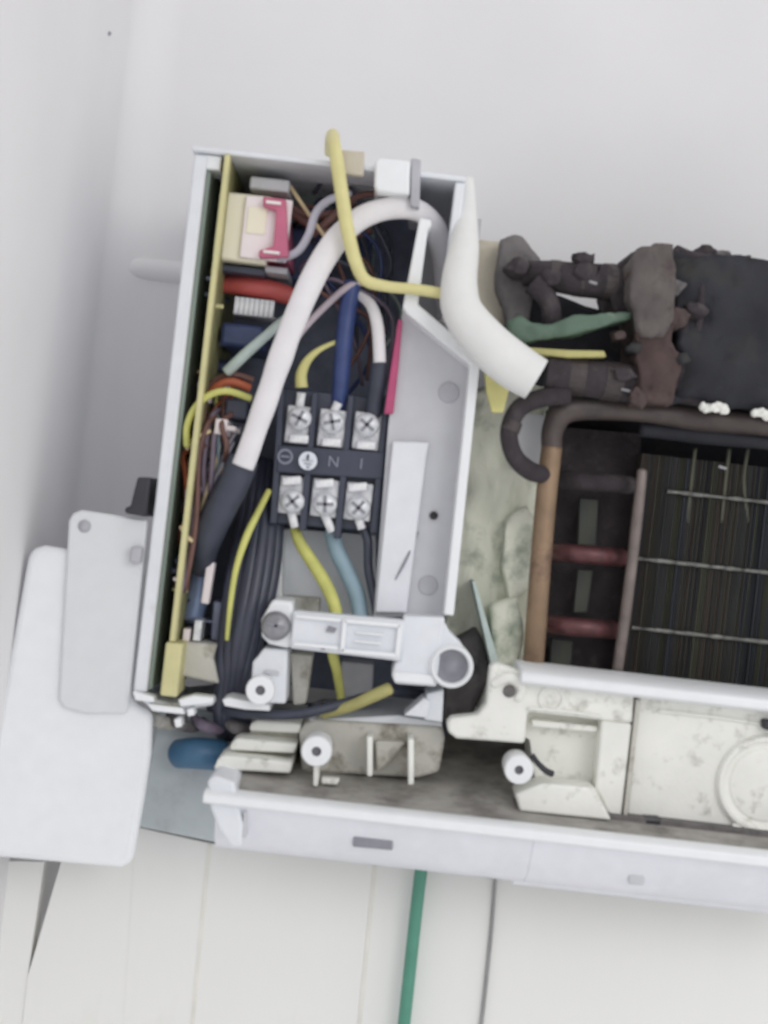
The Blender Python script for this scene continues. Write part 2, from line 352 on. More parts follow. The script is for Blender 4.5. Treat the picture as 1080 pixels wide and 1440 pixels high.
# circuit board with its parts
fin_obj('back_board', box((408, 262), (470, 322), 0.066, 0.07), 'shade_green', cb)
pb = part_empty('circuit_board', ac, P(300, 600, 0.04))
fin_obj('board_sheet', ubox(-277, -470, -271, 286, 0.003, 0.084), 'pcb', pb)
fin_obj('board_edge', ubox(-278, -472, -270, 214, -0.004, 0.0025), 'pcbedge', pb, bevel=2)
fin_obj('edge_block', ubox(-282, 215, -258, 290, -0.005, 0.02), 'pcbedge', pb, bevel=3)
fin_obj('relay', box((309, 268), (374, 372), 0.010, 0.055), 'relay', pb, bevel=4)
fin_obj('relay_label', box((346, 274), (402, 369), 0.0075, 0.0098), 'relayw', pb, bevel=2)
fin_obj('relay_mark', box((350, 290), (372, 330), 0.0068, 0.0074), 'relay', pb)
fin_obj('relay_holder', prism([(370, 276), (402, 280), (406, 362), (364, 362), (364, 352), (384, 346), (388, 296), (370, 290)], 0.003, 0.05), 'relaypink', pb, bevel=2)
fin_obj('relay_slot', box((374, 281), (395, 288), 0.0015, 0.0035), 'relayw', pb, bevel=1)
fin_obj('relay_slot', box((370, 351), (393, 358), 0.0015, 0.0035), 'relayw', pb, bevel=1)
fin_obj('socket', box((352, 247), (406, 271), 0.014, 0.05), 'casing', pb, bevel=3)
fin_obj('relay_base', box((312, 371), (372, 388), 0.016, 0.05), 'slate', pb, bevel=2)
fin_obj('relay_base', box((373, 373), (404, 386), 0.014, 0.05), 'peg', pb, bevel=2)
fin_obj('capacitor', tube([(316, 400, .03, 12), (345, 402, .028, 15), (380, 408, .028, 15), (408, 416, .03, 13)], seg=16, flat=0.9, capround=True), 'red', pb, smooth=True)
fin_obj('pin_header', box((328, 440), (388, 449), 0.024, 0.04), 'peg', pb, bevel=1.5)
for i in range(8):
    fin_obj('pin', box((331 + i * 7, 417 + i * .8), (334.5 + i * 7, 441 + i * .8), 0.022, 0.026), 'metal', pb)
fin_obj('coil_can', box((404, 318), (462, 402), 0.05, 0.075), 'navy', pb, bevel=6)
fin_obj('coil_can', box((312, 452), (368, 492), 0.022, 0.07), 'navy', pb, bevel=6)
fin_obj('connector', box((303, 588), (318, 612), 0.006, 0.03), 'relayw', pb, bevel=2)
fin_obj('connector', box((318, 598), (331, 607), 0.006, 0.03), 'relayw', pb, bevel=2)
fin_obj('dark_chip', box((318, 560), (345, 590), 0.012, 0.05), 'slate', pb, bevel=3)
fin_obj('capacitor_can', tube([(286, 792, .03, 15), (280, 830, .03, 16), (270, 872, .03, 15)], seg=20, capround=True), 'silverblue', pb, smooth=True)
fin_obj('highlight_strip', prism([(291, 786), (302, 792), (293, 850), (282, 848)], 0.012, 0.02), 'relayw', pb, bevel=2)  # white strip painting the highlight on the silver blue can
fin_obj('socket', prism([(250, 902), (305, 906), (300, 925), (308, 962), (250, 950)], 0.010, 0.05), 'beige', pb, bevel=4)
fin_obj('socket_tooth', box((258, 884), (266, 902), 0.012, 0.03), 'relayw', pb, bevel=1)
fin_obj('socket_tooth', box((274, 872), (281, 902), 0.012, 0.03), 'metal', pb, bevel=1)
fin_obj('heat_sink', prism([(300, 845), (332, 850), (326, 905), (296, 900)], 0.02, 0.06), 'dark', pb, bevel=3)
fin_obj('heat_sink_bar', box((252, 868), (300, 876), 0.02, 0.06), 'dark', pb, bevel=2)
random.seed(3)
for k, (x, y, r, m_) in enumerate([(322, 470, 8, 'steel'), (316, 515, 9, 'navy'), (312, 545, 7, 'relayw'), (296, 690, 9, 'slate'), (292, 735, 8, 'steel'), (286, 760, 7, 'red'), (300, 660, 7, 'cream')]):
    fin_obj('small_capacitor', tube([(x - 10, y, .045, r), (x + 12, y + 1, .045, r)], seg=14, capround=True), m_, pb, smooth=True)

random.seed(9)
for k in range(34):
    v = random.uniform(250, 880); x = 303 - (v - 250) * .112 + random.uniform(6, 26); Y = random.uniform(.006, .055)
    m_ = random.choice(('steel', 'relayw', 'slate', 'red', 'navy', 'cream', 'pcbedge', 'dark', 'orange', 'silverblue'))
    if k % 3: fin_obj('resistor', tube([(x - 5, v, Y, 3.2), (x + random.uniform(6, 16), v + random.uniform(-3, 3), Y, 3.2)], seg=8, capround=True), m_, pb, smooth=True)
    else: fin_obj('chip', box((x - 6, v - 6), (x + random.uniform(5, 12), v + random.uniform(2, 9)), Y, Y + .006), m_, pb, bevel=1)
for k in range(26):
    y0 = random.uniform(540, 700); y1 = min(900, y0 + random.uniform(60, 190)); x0 = 300 - (y0 - 540) * .2 + random.uniform(-12, 44); x1 = 300 - (y1 - 540) * .15 + random.uniform(-24, 24); Y = random.uniform(.012, .04)
    fin_obj('lead_wire', tube([(x0 + random.uniform(-8, 20), y0 - 22, Y + .012, 2.4), (x0, y0, Y, 2.6), ((x0 + x1) / 2 + random.uniform(-12, 12), (y0 + y1) / 2, Y - .004, 2.6), (x1, y1, Y + .01, 2.4)], seg=8), random.choice(('brown', 'orange', 'cream', 'mauve', 'greyw', 'blackcab', 'brown', 'yelgreen', 'mauve', 'paleblue')), pb, smooth=True)
for k in range(16):
    x0 = random.uniform(400, 470); y0 = random.uniform(270, 400); Y = random.uniform(.03, .06)
    fin_obj('lead_wire', tube([(x0, y0, Y, 3), (x0 + random.uniform(10, 50), y0 + random.uniform(-30, 40), Y - .006, 3), (x0 + random.uniform(60, 110), y0 + random.uniform(20, 120), Y + .004, 3), (x0 + random.uniform(40, 100), y0 + random.uniform(120, 200), Y + .01, 3)], seg=8), random.choice(('blackcab', 'navy', 'mauve', 'brown', 'blue', 'shrink', 'shade_green')), pb, smooth=True)

# terminal block
tb = part_empty('terminal_block', ac, P(460, 650, 0.03))
fin_obj('block_body', prism([(398, 545), (546, 560), (540, 640), (527, 748), (383, 736), (388, 640)], 0.022, 0.06), 'slate', tb, bevel=3)
fin_obj('middle_ridge', prism([(392, 626), (541, 636), (538, 674), (388, 664)], 0.0165, 0.0219), 'slate', tb, bevel=2)
for a, b in (((443, 552), (425, 746)), ((494, 556), (474, 757)), ((544, 556), (525, 750)), ((396, 545), (384, 736))):
    fin_obj('divider', prism([(a[0] - 4, a[1]), (a[0] + 4, a[1]), (b[0] + 5, b[1]), (b[0] - 5, b[1])], 0.0170, 0.03), 'slate', tb, bevel=1.5)
def terminal(px, py, upside, rot):
    s = 1 if upside else -1     # screw above or below its plate
    fin_obj('terminal_plate', box((px - 16, py - 28), (px + 16, py + 29), 0.019, 0.0219), 'plate', tb, bevel=2)
    fin_obj('clamp_plate', prism([(px - 14, py + s * 13), (px + 13, py + s * 15), (px + 12, py + s * 27), (px - 15, py + s * 25)], 0.0155, 0.0189), 'plate', tb, bevel=2)
    cy = py - s * 9
    sc = fin_obj('screw', lathe(px, cy, [(17, .0188), (17, .0150), (15, .0132), (9, .0122), (0, .0118)], .015, 24), 'metal', tb, smooth=True)
    bm = bmesh.new()
    for a in (rot, rot + math.pi / 2):
        dx, dy = math.cos(a), math.sin(a)
        prism([(px + dx * 12 - dy * 2.2, cy + dy * 12 + dx * 2.2), (px + dx * 12 + dy * 2.2, cy + dy * 12 - dx * 2.2), (px - dx * 12 + dy * 2.2, cy - dy * 12 - dx * 2.2), (px - dx * 12 - dy * 2.2, cy - dy * 12 + dx * 2.2)], 0.0115, 0.0130, bm)
    fin_obj('screw_slot', bm, 'badge', tb)
for i, (x, y) in enumerate(((421, 597), (467, 602), (516, 606))): terminal(x, y, True, 0.5 + i * 0.9)
for i, (x, y) in enumerate(((411, 696), (457, 700), (504, 705))): terminal(x, y, False, 0.9 + i * 0.7)
def disc(px, py, r, Y, m, name, hole=0):
    prof = [(r, Y + .0005), (r, Y), (hole, Y), (hole, Y + .0005)] if hole else [(r, Y + .0005), (r, Y), (0, Y)]
    return fin_obj(name, lathe(px, py, prof, Y, 24), m, tb)
disc(401, 642, 11, 0.0160, 'ink', 'ring_mark', 8)
fin_obj('ring_bar', box((395, 640), (407, 644), .0158, .0163), 'ink', tb)
disc(433, 648, 13, 0.0117, 'inkw', 'earth_mark')
bm = bmesh.new(); [box(a, b, .0112, .0116, bm) for a, b in (((431.8, 639), (434, 646.8)), ((425, 647), (441, 649.2)), ((428, 651.5), (438, 653.5)), ((431, 656), (435, 658)))]
fin_obj('earth_symbol', bm, 'slate', tb)
text('N', 469, 650, 0.0160, 22, 'ink', tb); text('1', 508, 653, 0.0160, 22, 'ink', tb)
for x, y, x2, y2 in ((424, 552, 421, 574), (476, 566, 468, 582), (523, 574, 518, 586), (409, 718, 415, 742), (456, 722, 467, 748), (504, 728, 509, 744)):
    fin_obj('wire_lug', tube([(x, y, .0180, 6.5), (x2, y2, .0185, 6)], seg=12, flat=.6), 'plate', tb, smooth=True)
# pale plate below the terminals
fin_obj('wire_tray', prism([(392, 742), (528, 752), (530, 866), (385, 862)], 0.045, 0.052), 'white', ac, bevel=2)
fin_obj('wire_tray_edge', prism([(386, 744), (397, 745), (396, 862), (383, 858)], 0.026, 0.05), 'white2', ac, bevel=2)
fin_obj('tray_step', prism([(398, 838), (450, 842), (448, 866), (396, 862)], 0.03, 0.046), 'beige', ac, bevel=3)

# cord clamp
cc = part_empty('cord_clamp', ac, P(480, 900, 0.01))
fin_obj('clamp_boss', prism([(376, 856), (383, 843), (412, 846), (414, 905), (405, 912), (378, 906), (368, 895), (367, 872)], -0.004, 0.03), 'white2', cc, bevel=5, seg=3)
sc = fin_obj('screw', lathe(388, 880, [(21, -.0035), (20, -.0075), (15, -.0095), (0, -.0105)], -.004, 28), 'steel', cc, smooth=True)
bm = bmesh.new()
for a in (0.3, 0.3 + math.pi / 2):
    dx, dy = math.cos(a), math.sin(a)
    prism([(388 + dx * 12 - dy * 2, 880 + dy * 12 + dx * 2), (388 + dx * 12 + dy * 2, 880 + dy * 12 - dx * 2), (388 - dx * 12 + dy * 2, 880 - dy * 12 - dx * 2), (388 - dx * 12 - dy * 2, 880 - dy * 12 + dx * 2)], -.0112, -.0088, bm)
fin_obj('screw_slot', bm, 'badge', cc)
fin_obj('clamp_bar', prism([(412, 859), (570, 873), (563, 930), (408, 912)], -0.0072, 0.004), 'white', cc, bevel=3)
for q in ([(416, 864), (480, 870), (479, 875), (416, 869)], [(413, 903), (475, 909), (475, 914), (412, 908)], [(484, 870), (564, 877), (563, 883), (484, 876)], [(480, 912), (558, 919), (557, 925), (479, 918)],
          [(560, 878), (566, 879), (561, 924), (555, 923)], [(482, 871), (488, 872), (484, 917), (478, 916)], [(500, 888), (540, 892), (540, 895), (500, 891)], [(498, 900), (536, 904), (536, 907), (498, 903)]):
    fin_obj('raised_rib', prism(q, -0.0100, -0.0078), 'white2', cc, bevel=1)
fin_obj('bar_notch', prism([(462, 880), (474, 884), (470, 890), (458, 888)], -0.0086, -0.0078), 'badge', cc)
fin_obj('bar_notch', prism([(452, 908), (458, 908), (457, 914), (451, 914)], -0.0086, -0.0078), 'badge', cc)
fin_obj('clamp_leg', prism([(370, 912), (405, 914), (402, 990), (352, 988), (355, 930), (362, 924)], -0.002, 0.03), 'white', cc, bevel=4, seg=3)
fin_obj('leg_rib', prism([(372, 942), (392, 944), (392, 950), (371, 947)], -0.0035, 0.0), 'casing', cc, bevel=1)
def boss(px, py, r, h, Y, parent, m='white2', depth=.02, name='screw_boss', holem='badge'):
    fin_obj(name, lathe(px, py, [(r * .92, Y + depth), (r, Y + .0015), (r * .92, Y), (h, Y), (h * .9, Y + .006)], Y, 32), m, parent, smooth=False, bevel=0)
    fin_obj('boss_hole', lathe(px, py, [(h * .99, Y + .0012), (h * .8, Y + .003), (0, Y + .003)], Y, 20), holem, parent)
boss(366, 971, 21, 7, -0.012, cc)
fin_obj('pale_leg', prism([(408, 918), (440, 922), (430, 990), (412, 992)], 0.02, 0.04), 'beige', cc, bevel=3)
fin_obj('grey_leg', prism([(480, 930), (526, 934), (524, 985), (478, 980)], 0.034, 0.05), 'peg', cc, bevel=3)
fin_obj('clamp_block', prism([(567, 866), (626, 868), (622, 895), (614, 966), (556, 962), (550, 950), (556, 930), (563, 930)], -0.004, 0.03), 'white', cc, bevel=4, seg=3)
fin_obj('block_lip', prism([(552, 944), (610, 950), (612, 964), (554, 960)], -0.006, 0.0), 'white2', cc, bevel=3)
fin_obj('eye_web', prism([(624, 872), (632, 888), (652, 908), (640, 925), (612, 960), (612, 930)], -0.003, 0.02), 'white', cc, bevel=3)
fin_obj('eye_ring', lathe(635, 937, [(30, .02), (31, -.005), (28, -.008), (25, -.0075), (23.5, -.005), (23, .0)], -.005, 40), 'white2', cc, smooth=True)
fin_obj('eye_floor', lathe(635, 937, [(23.8, -.0035), (14, -.003), (10, -.0045), (0, -.005)], -.005, 32), 'badge', cc, smooth=True)

# lower left housing
lh = part_empty('lower_housing', ac, P(450, 1090, 0.02))
fin_obj('tray_floor', xprism([(-0.022, 398), (-0.022, 402), (0.11, 402), (0.11, 325), (0.03, 372)], -196, 720), 'dust', lh)
fin_obj('step_core', prism([(360, 1022), (420, 1028), (412, 1096), (304, 1094), (316, 1062)], 0.020, 0.085), 'beige', lh, bevel=2)
for i, q in enumerate(([(352, 1018), (362, 1012), (424, 1018), (420, 1032), (350, 1028)], [(326, 1044), (334, 1038), (418, 1046), (414, 1060), (322, 1055)], [(306, 1068), (314, 1062), (412, 1072), (408, 1088), (300, 1082)])):
    fin_obj('side_step', prism(q, 0.012 - i * .008, 0.08), 'offwhite', lh, bevel=4, seg=3)
fin_obj('motor_seat', prism([(420, 1030), (428, 1018), (444, 1012), (622, 1022), (626, 1038), (618, 1086), (588, 1094), (424, 1086)], 0.012, 0.09), 'beige', lh, bevel=6, seg=3)
fin_obj('seat_edge', prism([(432, 1012), (560, 1006), (622, 1016), (622, 1026), (444, 1016)], 0.014, 0.08), 'white', lh, bevel=3)
fin_obj('seat_rib', prism([(516, 1036), (524, 1036), (524, 1092), (516, 1092)], -0.004, 0.02), 'offwhite', lh, bevel=2)
fin_obj('seat_rib', prism([(574, 1040), (582, 1040), (582, 1104), (574, 1104)], -0.008, 0.02), 'offwhite', lh, bevel=2)
fin_obj('seat_web', prism([(528, 1042), (570, 1044), (548, 1072), (530, 1086)], 0.006, 0.014), 'beige', lh, bevel=3)
fin_obj('boss_stem', prism([(441, 1070), (449, 1070), (447, 1106), (440, 1106)], -0.010, 0.012), 'offwhite', lh, bevel=2)
boss(445, 1057, 22, 7, -0.016, lh)
fin_obj('pale_chip', prism([(452, 1094), (478, 1096), (474, 1104), (452, 1103)], -0.006, 0.0), 'offwhite', lh, bevel=2)
fin_obj('small_tab', prism([(568, 1006), (596, 982), (606, 986), (600, 1010)], 0.0, 0.02), 'white', lh, bevel=2)
fin_obj('small_tab', prism([(600, 976), (624, 970), (622, 1016), (596, 1012)], 0.004, 0.03), 'white', lh, bevel=2)
fin_obj('added_fill_plate', prism([(222, 1000), (330, 1000), (330, 1190), (290, 1182), (192, 1162), (204, 1110)], 0.038, 0.046), 'fillplate', lh, bevel=3)  # added pale plate, catches light to brighten the gap under the box
fin_obj('housing_back', prism([(300, 992), (640, 990), (640, 1060), (330, 1060)], 0.085, 0.095), 'dark', lh)

# lower front panel
lp = part_empty('lower_panel', ac, P(600, 1190, -0.01))
fin_obj('front_lip', xprism([(-0.034, 401), (-0.032, 397), (-0.024, 396), (-0.018, 400), (-0.018, 415), (-0.031, 415), (-0.034, 412)], -197, 720), 'white2', lp, bevel=2)
fin_obj('front_face', xprism([(-0.029, 415.5), (-0.018, 415.5), (0.02, 486), (0.012, 490), (-0.010, 487), (-0.020, 466)], -180, 250), 'lilac', lp, bevel=.8)
fin_obj('louver', xprism([(-0.0288, 415.5), (-0.018, 415.5), (0.02, 486), (0.012, 490), (-0.0098, 487), (-0.0198, 466)], 250.2, 720), 'lilac', lp, bevel=.8)
fin_obj('louver_lip', xprism([(-0.0095, 487.2), (0.004, 487.2), (0.01, 494), (-0.006, 495)], 236, 720), 'lilac', lp, bevel=2)
fin_obj('louver_tab', prism([(883, 1226), (907, 1228), (906, 1246), (884, 1244)], -0.0225, -0.010), 'casing', lp, bevel=3)
fin_obj('end_cap', prism([(291, 1098), (302, 1090), (330, 1100), (335, 1130), (342, 1160), (340, 1192), (324, 1192), (308, 1168), (296, 1138)], -0.030, 0.05), 'white', lp, bevel=5, seg=3)
fin_obj('end_rib', prism([(342, 1140), (348, 1141), (346, 1178), (341, 1178)], -0.029, -0.020), 'casing', lp, bevel=1)
bd = fin_obj('badge', prism([(497, 1172), (553, 1177), (552, 1196), (496, 1191)], -0.0245, -0.015), 'badge', lp, bevel=1.5)

# drain pan and motor cover at the right
dp = part_empty('drain_pan', ac, P(800, 1140, 0.02))
fin_obj('pan_back', prism([(676, 1006), (700, 944), (1240, 1012), (1240, 1200), (880, 1150), (770, 1132), (752, 1092), (745, 1040)], 0.011, 0.05), 'offwhite', dp)
fin_obj('pan_arm', prism([(634, 1010), (672, 1006), (684, 990), (690, 936), (700, 932), (735, 946), (893, 966), (890, 1018), (742, 1001), (738, 1046), (642, 1039), (630, 1030), (629, 1018)], -0.002, 0.0109), 'offwhite', dp, bevel=5, seg=3)
fin_obj('pan_column', prism([(846, 1013), (889, 1018), (873, 1157), (860, 1154), (837, 1108)], -0.002, 0.0109), 'offwhite', dp, bevel=4, seg=3)
fin_obj('pan_ledge', prism([(731, 1141), (725, 1116), (764, 1102), (837, 1108), (860, 1154)], -0.010, 0.0109), 'offwhite', dp, bevel=4, seg=3)
fin_obj('pocket_step', prism([(748, 1012), (842, 1022), (840, 1030), (748, 1022)], 0.003, 0.0109), 'offwhite', dp, bevel=2)
fin_obj('arm_lug', tube([(694, 962, -.002, 7), (716, 952, -.004, 8), (734, 966, -.003, 7), (728, 984, -.002, 6)], seg=12, capround=True), 'offwhite', dp, smooth=True)
fin_obj('lug_hole', lathe(716, 972, [(9, -.0022), (8, -.003), (0, -.003)], -.002, 18), 'clampgrey', dp)
fin_obj('pan_rib', tube([(742, 996, -.003, 2.5), (800, 1001, -.003, 2.5), (846, 1008, -.003, 2.5)], seg=8), 'offwhite', dp, smooth=True)
fin_obj('pan_cup', lathe(775, 982, [(20, -.0015), (19, -.003), (14, -.003), (12, .0), (0, .0)], 0, 24), 'offwhite', dp, smooth=True)
fin_obj('top_rail', xprism([(-0.012, 200), (-0.009, 194), (0.03, 193), (0.03, 216), (-0.009, 216), (-0.012, 212)], 214, 720), 'white2', dp, bevel=3)
boss(730, 1083, 21, 6.5, -0.014, dp)
fin_obj('spring_clip', tube([(748, 1062, -.004, 4), (757, 1074, -.006, 4), (768, 1084, -.006, 4.5), (776, 1088, -.004, 5)], seg=8), 'blackpl', dp, smooth=True)
fin_obj('dark_gap_strip', xprism([(-0.006, 383), (0.04, 383), (0.04, 397), (-0.006, 397)], 228, 720), 'clampgrey', dp)
mc = part_empty('motor_cover', ac, P(1000, 1170, 0.01))
fin_obj('cover_plate', prism([(900, 972), (1240, 1012), (1240, 1206), (1080, 1180), (930, 1160), (880, 1156)], 0.002, 0.0108), 'offwhite', mc, bevel=3)
fin_obj('seam_rib', prism([(895, 985), (901, 985), (881, 1156), (876, 1155)], -0.003, 0.010), 'beige', mc, bevel=1.5)
fin_obj('hub_ring', lathe(1078, 1104, [(71, .003), (70, .0), (67, -.0012), (62, -.0012), (59, .0005), (53, .0012), (50, .0002), (0, .0)], 0, 64), 'offwhite', mc, bevel=.8)
fin_obj('black_tab', prism([(906, 1150), (932, 1152), (932, 1172), (904, 1170)], -0.006, 0.004), 'blackpl', mc, bevel=3)
fin_obj('black_tab', prism([(1074, 1012), (1098, 1014), (1098, 1030), (1074, 1026)], -0.003, 0.004), 'blackpl', mc, bevel=3)
fin_obj('cover_rib', tube([(1030, 1160, -.0005, 3), (1060, 1172, -.0005, 3), (1100, 1180, -.0005, 3)], seg=8), 'offwhite', mc, smooth=True)
fin_obj('cover_rib', tube([(925, 1000, .001, 2.5), (1000, 1008, .001, 2.5), (1070, 1018, .001, 2.5)], seg=8), 'offwhite', mc, smooth=True)

# heat exchanger
hx = part_empty('heat_exchanger', ac, P(900, 940, 0.06))
fin_obj('coil_backing', prism([(735, 545), (1300, 560), (1300, 1010), (735, 960)], 0.086, 0.094), 'housing', hx)
fb = [bmesh.new() for _ in range(4)]; u = 352.0; i = 0
random.seed(11)
while u < 720:
    q = noise.noise(Vector((u * .045, 3, 1))) + .5 * noise.noise(Vector((u * .16, 8, 2)))
    g = 0 if q < -.22 else 1 if q < .02 else 2 if q < .27 else 3
    y0 = 0.050 + 0.0014 * noise.noise(Vector((u * .05, 3, 1))) + random.uniform(-.0005, .0005)
    k = (D + .05) / D
    if random.random() < .13: y0 -= random.uniform(.0003, .0011)       # a bent, proud fin
    ubox(u * k, -125 * 1.06, (u + 1.0) * k, 226, y0, 0.086, fb[g]); u += 3.2
for g, m_ in enumerate(('fin', 'fin_brown', 'fin_blue', 'fin_olive')):
    f = fin_obj('fin_stack', fb[g], m_, hx); f['kind'] = 'stuff'
fin_obj('tube_plate', prism([(782, 600), (902, 610), (880, 950), (748, 940)], 0.066, 0.070), 'foamd', hx)
for q in ([(815, 700), (842, 702), (838, 768), (812, 766)], [(812, 800), (834, 802), (826, 862), (806, 862)], [(775, 898), (806, 902), (802, 950), (772, 946)]):
    fin_obj('silver_strip', prism(q, 0.055, 0.060), 'fin', hx, bevel=2)
for y, m_ in ((676, 'foamd'), (778, 'redcop'), (880, 'redcop')):
    dx = -(y - 676) * .113
    fin_obj('return_bend', tube([(786 + dx, y - 2, .064, 13), (790 + dx, y - 2, .048, 13), (806 + dx, y - 1, .036, 13), (836 + dx, y + 2, .033, 13), (864 + dx, y + 4, .036, 13), (882 + dx, y + 6, .048, 13), (886 + dx, y + 6, .064, 13)], seg=16), m_, hx, smooth=True)
for y0, segs in ((686, ((938, 1290),)), (785, ((893, 1290),)), (883, ((888, 1290),))):
    for a, b in segs:
        f = lambda x: y0 + (x - 893) * .109
        fin_obj('coil_rod', tube([(a, f(a), .048, 3.2), *[(a + (b - a) * t / 24, f(a + (b - a) * t / 24), .0478 + random.uniform(-.0002, .0012), random.uniform(2.2, 3.6)) for t in range(1, 24)], (b, f(b), .048, 3.2)], seg=8), 'rod', hx, smooth=True)
fin_obj('copper_pipe', tube([(776, 628, .02, 15), (769, 690, .02, 15), (762, 770, .02, 15), (756, 850, .022, 15), (749, 945, .03, 15)], seg=20), 'copper', hx, smooth=True)
fin_obj('thin_pipe', tube([(903, 662, .028, 7), (897, 720, .028, 8), (884, 830, .03, 8), (868, 945, .034, 8)], seg=14, capround=True), 'dullpipe', hx, smooth=True)
fin_obj('sheathed_pipe', tube([(776, 632, .02, 16), (777, 605, .02, 17), (792, 580, .02, 18), (830, 573, .022, 17), (900, 578, .026, 16), (1000, 590, .03, 16), (1290, 622, .03, 16)], seg=16, rough=.2), 'bendpipe', hx, smooth=True)
fin_obj('olive_bar', tube([(900, 602, .036, 12), (1000, 612, .036, 13), (1290, 645, .036, 13)], seg=12, rough=.2), 'housing', hx, smooth=True)
fin_obj('loop_pipe', tube([(800, 556, .01, 13), (762, 560, .008, 13), (730, 575, .006, 13), (716, 608, .006, 13), (724, 642, .008, 13), (746, 662, .012, 13), (770, 668, .02, 12)], seg=16, rough=.12), 'foamd', hx, smooth=True)
fin_obj('lower_foam_pipe', tube([(768, 525, .012, 22), (820, 532, .012, 24), (890, 540, .016, 26), (960, 540, .02, 26), (1290, 570, .03, 26)], seg=18, rough=.3), 'foamd', hx, smooth=True)
fin_obj('upper_foam_pipe', tube([(738, 385, .02, 17), (775, 388, .016, 20), (830, 396, .016, 25), (890, 404, .02, 28), (960, 410, .03, 28)], seg=18, rough=.3), 'foamd', hx, smooth=True)
fin_obj('bent_foam_pipe', tube([(748, 398, .012, 16), (770, 420, .012, 14), (776, 445, .014, 13), (772, 475, .02, 12)], seg=14, rough=.25), 'foamd', hx, smooth=True)
for pts in ([(772, 387, .016, 21), (786, 389, .0161, 22)], [(806, 392, .0162, 24), (822, 394, .016, 25.5)], [(846, 398, .017, 27), (862, 400, .018, 28)], [(800, 529, .012, 24.5), (822, 532, .012, 25.5)], [(846, 535, .0132, 26), (870, 538, .0145, 27)], [(1000, 544, .0215, 27.5), (1030, 547, .0225, 27.5)], [(722, 592, .006, 14.8), (717, 606, .006, 14.8)]):
    fin_obj('tape_wrap', tube(pts, seg=18, rough=.22), 'tape', hx, smooth=False)
fin_obj('pipe_back', lumpy([(722, 405), (756, 402), (762, 440), (900, 446), (1000, 430), (1000, 575), (730, 575), (720, 480)], 0.045, 0.085, 6), 'housing', hx)
fin_obj('grimy_block', lumpy([(884, 372), (896, 352), (912, 345), (930, 338), (946, 344), (950, 380), (950, 450), (938, 474), (900, 470), (888, 430)], 0.0, 0.06, 6, n=14, sm=1, freq=110), 'block', hx, smooth=True)
fin_obj('grimy_block', lumpy([(896, 462), (946, 450), (956, 520), (942, 568), (902, 566), (894, 510)], 0.004, 0.06, 8, n=14, sm=1, freq=120), 'blockred', hx, smooth=True)
fin_obj('foam_shoulder', lumpy([(856, 402), (868, 370), (892, 350), (915, 350), (905, 436), (866, 442)], 0.012, 0.06, 6, n=14, sm=1), 'foamd', hx, smooth=True)
fin_obj('foam_shoulder', lumpy([(938, 344), (962, 352), (985, 372), (985, 560), (945, 570), (950, 440)], 0.012, 0.06, 7, n=14, sm=1), 'housing', hx, smooth=True)
fin_obj('ridge', tube([(950, 354, .02, 10), (985, 366, .014, 9), (1060, 373, .014, 8), (1290, 393, .016, 9)], seg=14, rough=.5), 'foamd', hx, smooth=True)
fin_obj('fan_housing', lumpy([(940, 352), (985, 358), (1050, 364), (1330, 388), (1290, 600), (1100, 585), (948, 560)], 0.010, 0.085, 11), 'housing', hx, smooth=True)
random.seed(21)
for k in range(24):
    if k < 9: x = 960 + k * 28 + random.uniform(-6, 6); y = 356 + (x - 950) * .10 + random.uniform(-6, 8); Y = .012
    elif k < 14: x = random.uniform(712, 880); y = 366 + (x - 712) * .05 + random.uniform(-14, 22); Y = .004
    else: x = random.uniform(870, 1000); y = random.uniform(380, 560); Y = -.002
    r = random.uniform(9, 22); a0 = random.uniform(0, 6)
    ring_ = [(x + r * random.uniform(.6, 1.3) * math.cos(a0 + t), y + r * random.uniform(.5, 1.0) * math.sin(a0 + t)) for t in (0, .9, 1.9, 2.9, 3.9, 5.0)]
    fin_obj('foam_scrap', lumpy(ring_, Y + .004, Y + .02, 6, n=5, sm=3, freq=130), random.choice(('foamd', 'foamd', 'housing', 'clampgrey', 'blockred' if k > 13 else 'foamd')), hx, smooth=True)
fin_obj('housing_rib', tube([(988, 385, .012, 5), (984, 440, .010, 6), (976, 500, .012, 5)], seg=10, rough=.4), 'foamd', hx, smooth=True)
fin_obj('housing_rib', tube([(964, 430, .012, 7), (960, 480, .010, 8), (955, 545, .014, 7)], seg=10, rough=.3), 'foamd', hx, smooth=True)
fin_obj('pipe_clamp', lumpy([(706, 335), (722, 330), (745, 345), (762, 362), (768, 392), (752, 412), (745, 470), (712, 480), (700, 400)], 0.022, 0.06, 9), 'clampgrey', hx, smooth=True)
fin_obj('putty_lump', lumpy([(664, 345), (676, 333), (712, 336), (718, 360), (716, 450), (690, 470), (658, 440)], 0.034, 0.09, 4), 'putty', hx, smooth=True)
for x, y, r in ((1003, 574, 11), (1068, 581, 11), (990, 572, 5), (1018, 577, 5), (1010, 570, 4), (1077, 585, 4)):
    fin_obj('glint_dab', tube([(x - r, y - 1, .012, 4), (x - r * .3, y - 1, .010, 6), (x + r * .4, y + 1, .010, 5.5), (x + r, y + 2, .012, 3)], seg=12, flat=.6, rough=.9, rscale=3, capround=True), 'offwhite', hx, smooth=True)  # off-white lumps painted in for glints of light in the gaps
for x, y, r in ((834, 397, 5), (1016, 657, 5), (880, 548, 6), (906, 550, 4), (917, 433, 4)):
    fin_obj('glue_speck', tube([(x - r, y - 1, -.0085 if y < 400 else .006, 2.2), (x + r, y + 2, -.0085 if y < 400 else .006, 2.2)], seg=8, capround=True), 'steel', hx, smooth=True)
for x in (972, 1020, 1046):
    fin_obj('fin_streak', tube([(x + 6, 630, .049, 2.6), (x, 680, .0495, 3), (x - 5 + (x % 3) * 6, 735, .0505, 2)], seg=8, flat=.5), 'fin_olive', hx, smooth=True)
